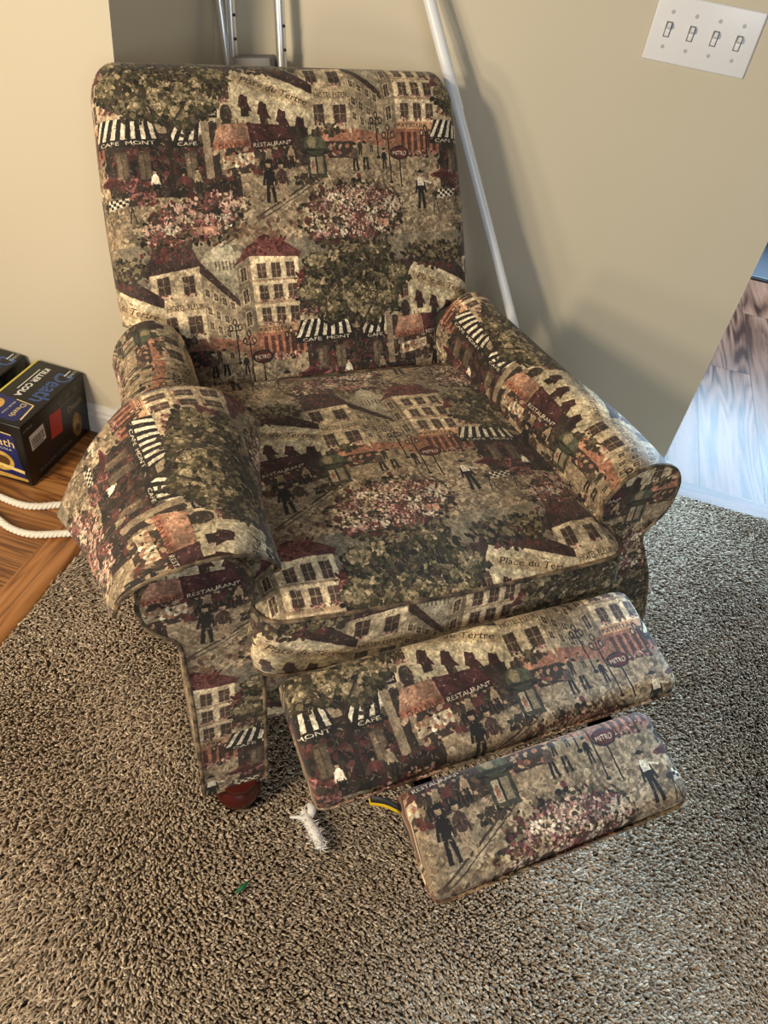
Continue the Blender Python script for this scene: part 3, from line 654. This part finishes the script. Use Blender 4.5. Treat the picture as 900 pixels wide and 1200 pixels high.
# ---------------------------------------------------------------- against the back wall
def pole():
    b, t = Vector((.198, 1.648, .012)), Vector((-.543, 1.880, 1.311)); r = empty('curtain_pole', b)
    tag(r, 'thin white metal pole leaning on the beige wall behind the recliner', 'pole')
    d = t - b; j = d * .68
    MB().tube([(0, 0, .006), j], .0112, 16).build('lower_tube', WHITEM, r); MB().tube([j * .985, j, d], [.0128, .0128, .0128], 16).build('upper_tube', WHITEM, r)
    MB().tube([(0, 0, -.002), (d.x * .02, d.y * .02, d.z * .02)], .0135, 14).build('end_cap', WHITEM, r)
pole()
def folded_frame():
    r = empty('folding_frame', (-.70, 1.80, 0))
    tag(r, 'folded aluminium frame with a grey panel standing in the wall alcove behind the backrest', 'folding frame')
    def tube_(xa, za, xb, zb, rad, name, y0=1.845, y1=1.80, holes=False):
        k = (xb - xa) / (zb - za); x = lambda z: xa + k * (z - za)
        f = lambda z: (x(z) + .70, y1 + (y0 - y1) * z / 1.0 - 1.80, z)
        o = MB().tube([f(.012), f(1.32)], rad, 14).build(name, CHROME, r)
        MB().tube([f(.002), f(.05)], rad + .005, 12).build('rubber_foot', BLACKP, o)
        if holes:
            for z in (.87, .915, .96):
                p = f(z); MB().tube([(p[0] + rad * .8, p[1] - rad * .5, z), (p[0] + rad * 1.12, p[1] - rad * .6, z)], .0032, 8).build('push_button', BLACKP, o)
        return o
    tube_(-.867, .98, -.846, .86, .0085, 'leg'); tube_(-.842, .985, -.832, .875, .0105, 'leg', holes=True); tube_(-.729, 1.0, -.716, .89, .0115, 'leg', holes=True)
    MB().box((-.118, .005, .845), (-.026, .045, .893), .005).turn(Matrix.Translation((-.072, 0, .872)) @ Matrix.Rotation(-.19, 4, 'Y') @ Matrix.Translation((.072, 0, -.872))).build('grey_panel', GREYP, r)
    MB().box((-.118, .010, .60), (-.0, .03, .63), .006).build('grey_panel', GREYP, r)
    MB().lathe([(.008, -.02), (.010, -.016), (.010, .0), (.006, .004)], 14, (.022, .02, .868), 'y').build('knob', BLACKP, r)
folded_frame()
def switches():
    X, Z, W, H = .041, 1.030, .206, .115; r = empty('light_switch_plate', (X + W / 2, WY, Z + H / 2))
    tag(r, 'white four-gang light switch plate with toggles on the beige wall', 'light switch')
    m = MB(); m.box((-W / 2, -.0055, -H / 2), (W / 2, .0, H / 2), .003, 3); m.build('cover_plate', IVORY, r)
    for i in range(4):
        x = -.069 + .046 * i
        s = MB(); s.box((x - .0062, -.0064, -.0135), (x + .0062, -.0045, .0135), .0006, 1); so = s.build('switch_slot', SLOT, r)
        t = MB(); t.box((x - .0042, -.0095, -.0115), (x + .0042, -.005, .002), .0012); bm = bmesh.new(); bmesh.ops.create_cube(bm, size=1)
        for v in bm.verts: v.co = (v.co.x * (.0078 if v.co.y > 0 else .0064), v.co.y * .013, v.co.z * .008)
        t.bm(bm, Matrix.Translation((x, -.0105, .0055)) @ Matrix.Rotation(-.55, 4, 'X')); t.build('toggle', IVORY, so)
        for z in (-.030, .030):
            q = MB(); q.lathe([(.0034, .001), (.0036, -.0058), (.0030, -.0068), (.0006, -.0070)], 14, (x, 0, z), 'y'); q.build('screw', STEEL, r)
switches()

# ---------------------------------------------------------------- cartons on the hall floor
def carton_print():
    W, D, H = .131, .258, .182; L = Loom(9, 1100, 1100, .44); blk = (.025, .027, .035); L.a[:] = np.array(blk, np.float32)
    blue, navy, gold, pale, wht = (.22, .34, .58), (.10, .13, .36), (.80, .64, .30), (.92, .82, .52), (.90, .90, .88)
    R = lambda x0, y0, x1, y1, c, v=.08: L.poly([(x0, y0), (x1, y0), (x1, y1), (x0, y1)], c, v)
    # top, drawn at (0, 0): x across, y from the front edge to the wall
    R(0, 0, .0085, D, (.86, .80, .30))
    [(L.text('Death', .083 + e, .166 + e, .062, blue, -PI / 2, .125), L.text('KILLER COLA', .043 + e, .168 + e, .022, wht, -PI / 2, .128)) for e in (-.0009, 0, .0009)]; R(.033, .130, .0355, .222, wht)
    for t, c in ((.0012, blue),):
        for i in range(5): R(.080, .121 + .021 * i, .083 + .03 * (i % 2), .1235 + .021 * i, c)
    L.text('12 PACK', .110, .236, .011, wht, -PI / 2, .034); R(.100, .222, .1035, .250, wht)
    L.poly([(.0, .015), (.10, .015), (.118, .030), (.112, .088), (.0, .096)], navy, .2); L.line((.114, .026), (.108, .086), .004, pale); L.line((.107, .086), (.06, .091), .003, pale)
    L.ell(.026, .056, .020, .024, gold, 0, .2); L.ell(.020, .060, .008, .009, pale); L.ell(.032, .052, .006, .012, (.30, .20, .12))
    L.text('Death', .080, .056, .020, pale, -PI / 2, .052); L.text('KILLER COLA', .060, .056, .007, wht, -PI / 2, .05)
    # right side, drawn at (.16, 0): x from the front edge to the wall, y up
    o = .16
    L.poly([(o + .062, .02), (o + .14, .02), (o + .14, .15), (o + .062, .15)], (.03, .04, .09), .3)
    L.text('KILLER COLA', o + .105, .022, .0125, (.42, .41, .38), 0, .135); R(o, 0, o + D, .0035, (.42, .36, .26))
    L.text('12 PACK', o + .024, .160, .010, (.62, .61, .58), 0, .034)
    for i in range(3): L.ell(o + .150 + .034 * i, .158, .0085, .0085, (.24, .25, .24)); L.ell(o + .150 + .034 * i, .158, .0062, .0062, blk); L.ell(o + .150 + .034 * i, .158, .003, .003, (.3, .3, .28))
    L.line((o + .15, .143), (o + .245, .143), .002, (.42, .38, .25)); L.text('Death', o + .206, .108, .024, (.55, .48, .30), 0, .060)
    L.ell(o + .203, .055, .020, .035, (.45, .33, .14), 0, .3); L.ell(o + .200, .06, .012, .022, (.62, .48, .22), 0, .3); L.ell(o + .204, .045, .009, .012, (.30, .20, .09), 0, .3); L.ell(o + .203, .082, .008, .010, (.55, .42, .2), 0, .3)
    # front, drawn at (.16, .22): x across, y up
    p, q = .16, .22
    L.poly([(p + .0, q + .012), (p + .118, q + .016), (p + .108, q + .085), (p + .104, q + .150), (p, q + .150)], navy, .2)
    L.poly([(p, q + .006), (p + .12, q + .012), (p + .12, q + .020), (p, q + .024)], gold, .2); L.text('Death', p + .058, q + .112, .032, pale, 0, .088); L.text('KILLER COLA', p + .058, q + .100, .008, wht, 0, .07)
    L.ell(p + .055, q + .060, .036, .030, gold, .2, .3); L.ell(p + .06, q + .062, .020, .016, (.36, .24, .12), 0, .3); L.line((p + .02, q + .05), (p + .115, q + .040), .010, pale)
    L.line((p + .0, q + .155), (p + .10, q + .150), .003, pale)
    return W, D, H, image('carton_print', np.clip(L.a, 0, 1))
def carton(loc, label):
    W, D, H, im = carton_print(); r = empty('soda_carton', loc); tag(r, label, 'drinks carton', 'drinks cartons by the left wall')
    k = Nodes('printed_carton'); t = k.n('ShaderNodeTexImage'); t.image = im; m = k.n('ShaderNodeMapping'); k.put(m.inputs[0], k.n('ShaderNodeTexCoord').outputs['UV']); m.inputs['Scale'].default_value = (1 / .44, 1 / .44, 1); k.put(t.inputs[0], m.outputs[0])
    k.set(Base_Color=t.outputs[0], Roughness=.38); k.bump(k.noise(k.coord(), 60.), .05, .001)
    b = MB(); b.box((-W / 2, 0, 0), (W / 2, D, H), .0045, 3); o = b.build('box', k.mat, r, True, 50); me = o.data; ul = me.uv_layers[0].data
    for f in me.polygons:
        n = f.normal
        for li in f.loop_indices:
            c = me.vertices[me.loops[li].vertex_index].co
            ul[li].uv = (c.x + W / 2, c.y) if n.z > .6 else ((.16 + c.x + W / 2, .22 + c.z) if n.y < -.6 else ((.16 + c.y, c.z) if n.x > .3 else (.135, .3 + .02 * c.z)))
    def sticker(name, mat, y0, y1, z0, z1, rot, lines=False):
        s = MB(); s.box((0, -(y1 - y0) / 2, -(z1 - z0) / 2), (.0007, (y1 - y0) / 2, (z1 - z0) / 2)); M = Matrix.Translation((W / 2 + .0001, (y0 + y1) / 2, (z0 + z1) / 2)) @ Matrix.Rotation(rot, 4, 'X')
        if lines:
            s.mi = 1
            rr = random.Random(4); y = -.024
            while y < .022: w = rr.choice((.0008, .0014, .002)); s.box((.0006, y, -.013), (.0009, y + w, .010)); y += w + rr.choice((.0011, .0016))
            s.box((.0006, -.022, -.0185), (.0009, .018, -.0155))
        s.turn(M); s.build(name, mat, r, False)
    sticker('barcode_label', [plain('label_paper', rgb(206, 196, 180), .6), BLACKP], .022, .078, .098, .142, .04, True)
    sticker('red_sticker', plain('red_sticker', rgb(176, 40, 30), .45), .100, .146, .078, .146, -.10)
    return r
K1 = carton((-1.1385, 1.198, .004), 'black cola carton with red sticker and barcode nearest the recliner')
K2 = copy_tree(K1); K2.location = (-1.302, 1.200, .004); K2['label'] = 'black cola carton cut off by the photo edge, left of the red-stickered carton'

def rope():
    path = smooth([(-1.40, 1.150, .013), (-1.24, 1.142, .013), (-1.118, 1.130, .013), (-1.060, 1.126, .013), (-1.02, 1.136, .013), (-.969, 1.166, .013), (-.90, 1.185, .018), (-.83, 1.175, .026), (-.80, 1.145, .026), (-.825, 1.110, .026),
        (-.897, 1.085, .019), (-.974, 1.053, .013), (-1.03, 1.050, .013), (-1.085, 1.068, .013), (-1.20, 1.105, .013), (-1.38, 1.115, .013)], 460)
    m = MB(); d = arc(path); T = np.gradient(path, axis=0); T /= np.linalg.norm(T, axis=1)[:, None]; U = np.cross(T, (0, 0, 1)); U /= np.linalg.norm(U, axis=1)[:, None]; Wv = np.cross(U, T)
    for k in range(3):
        a = d / .030 * 2 * PI + k * 2 * PI / 3; m.tube(path + (U * np.cos(a)[:, None] + Wv * np.sin(a)[:, None]) * .0042, .0046, 8)
    o = m.build('rope', COTTON); tag(o, 'thick twisted white rope looped on the oak floor in front of the cartons', 'rope')
rope()
def tuft():
    r = random.Random(2); m = MB(); P = [(-.157, .640), (-.140, .622), (-.122, .606), (-.106, .588)]
    body = smooth([(*p, .024 + .006 * math.sin(i)) for i, p in enumerate(P)], 26); m.tube(body, [.0035 + .0065 * math.sin(PI * (i + 2) / 30) ** .8 + .0016 * r.random() for i in range(26)], 10)
    m.tube(smooth([(-.142, .626, .026), (-.155, .626, .030), (-.176, .622, .024)], 14), [.005 - .0028 * i / 13 for i in range(14)], 8)
    m.tube(smooth([(-.142, .628, .028), (-.144, .645, .034), (-.152, .652, .030)], 12), [.004 + .004 * math.sin(PI * i / 12) for i in range(12)], 10)
    for i in range(170):
        b = Vector(body[r.randrange(26)]); d = Vector((r.uniform(-1, 1), r.uniform(-1, 1), r.uniform(-.2, .8))).normalized(); m.tube([b, b + d * .010, b + d * .014 + Vector((r.uniform(-.006, .006), r.uniform(-.006, .006), 0))], [.0011, .0008, .0003], 4)
    tag(m.build('stuffing_tuft', FLUFF), 'small twisted tuft of white stuffing on the carpet below the footrest', 'stuffing')
    c = smooth([(-.214, .474, .017), (-.206, .487, .020), (-.200, .502, .017)], 10); g = MB()
    g.grid([[(p[0] - w, p[1] + w * .6, p[2]), (p[0], p[1], p[2] + .0015), (p[0] + w, p[1] - w * .6, p[2])] for p, w in zip(c, [.0006, .0016, .0026, .0032, .0034, .0032, .0026, .0018, .001, .0004])])
    o = g.build('plastic_scrap', GREEN); sm = o.modifiers.new('thick', 'SOLIDIFY'); sm.thickness = .0008
    tag(o, 'tiny green scrap lying on the carpet in front of the recliner', 'scrap')
tuft()
def kitchen():
    m = MB(); m.box((.62, 3.56, .006), (1.6, 4.05, .016), .004); o = m.build('doormat', MATGREY)
    tag(o, 'dark grey floor mat on the glossy wood floor beyond the wall end', 'floor mat')
    MB().tube([(.63, 3.57, .014), (1.59, 3.57, .014), (1.59, 4.04, .014), (.63, 4.04, .014)], .008, 8, True).build('binding', BLACKP, o)
    t = MB(); t.box((.5, 4.12, .004), (3.0, 4.39, .90), .004); c = t.build('kitchen_cabinet', DARKWOOD); tag(c, 'dark wood base cabinet beyond the dark grey mat', 'cabinet')
kitchen()

# ---------------------------------------------------------------- light
def area(name, loc, aim, size, power, col, shape='RECTANGLE'):
    l = bpy.data.lights.new(name, 'AREA'); l.shape = shape; l.size, l.size_y = size; l.energy = power; l.color = col
    o = bpy.data.objects.new(name, l); C.objects.link(o); o.location = loc; o.rotation_euler = (Vector(aim) - Vector(loc)).to_track_quat('-Z', 'Y').to_euler(); return o
LIGHTS = [
    ('lamp_low', (-1.62, -.48, .80), (-.3, 1.5, .5), (.20, .20), 5.5, (1., .83, .60)),
    ('lamp_middle', (-1.55, -.55, 1.30), (-.3, 1.5, .5), (.20, .20), 11.5, (1., .84, .62)),
    ('lamp_high', (-1.45, -.62, 1.75), (-.5, 1.2, .2), (.24, .24), 23, (1., .83, .60)),
    ('window_light_kitchen', (1.45, 4.40, 1.58), (.6, 1.2, .1), (1.06, 1.04), 280, (.50, .75, 1.)),
    ('window_light_front', (1.6, -2.4, 1.9), (.3, 1.9, 1.1), (1.6, 1.2), 34, (.88, .94, 1.)),
]
for a in LIGHTS: area(*a)
w = bpy.data.worlds.new('room_ambience'); SC.world = w; w.use_nodes = True; w.node_tree.nodes['Background'].inputs[0].default_value = (.92, .90, .86, 1); w.node_tree.nodes['Background'].inputs[1].default_value = .08

# ---------------------------------------------------------------- camera (focal length from a 900x1200 frame)
cam = bpy.data.cameras.new('camera'); co = bpy.data.objects.new('camera', cam); C.objects.link(co); SC.camera = co
cam.sensor_fit = 'VERTICAL'; cam.sensor_height = 36; cam.sensor_width = 27; cam.lens = 919.04 / 1200 * 36; cam.clip_start = .02
R_ = Matrix(((.95153235, -.28192965, .12288962), (.27972308, .6272656, -.72683758), (.12783263, .72598453, .67572574)))
co.matrix_world = Matrix.Translation((0, 0, 1.372)) @ R_.to_4x4()
SC.view_settings.view_transform = 'Standard'; SC.view_settings.look = 'None'; SC.view_settings.exposure = .55; SC.view_settings.gamma = 1.; SC.view_settings.use_curve_mapping = False
SC.cycles.use_denoising = True; SC.cycles.max_bounces = 8
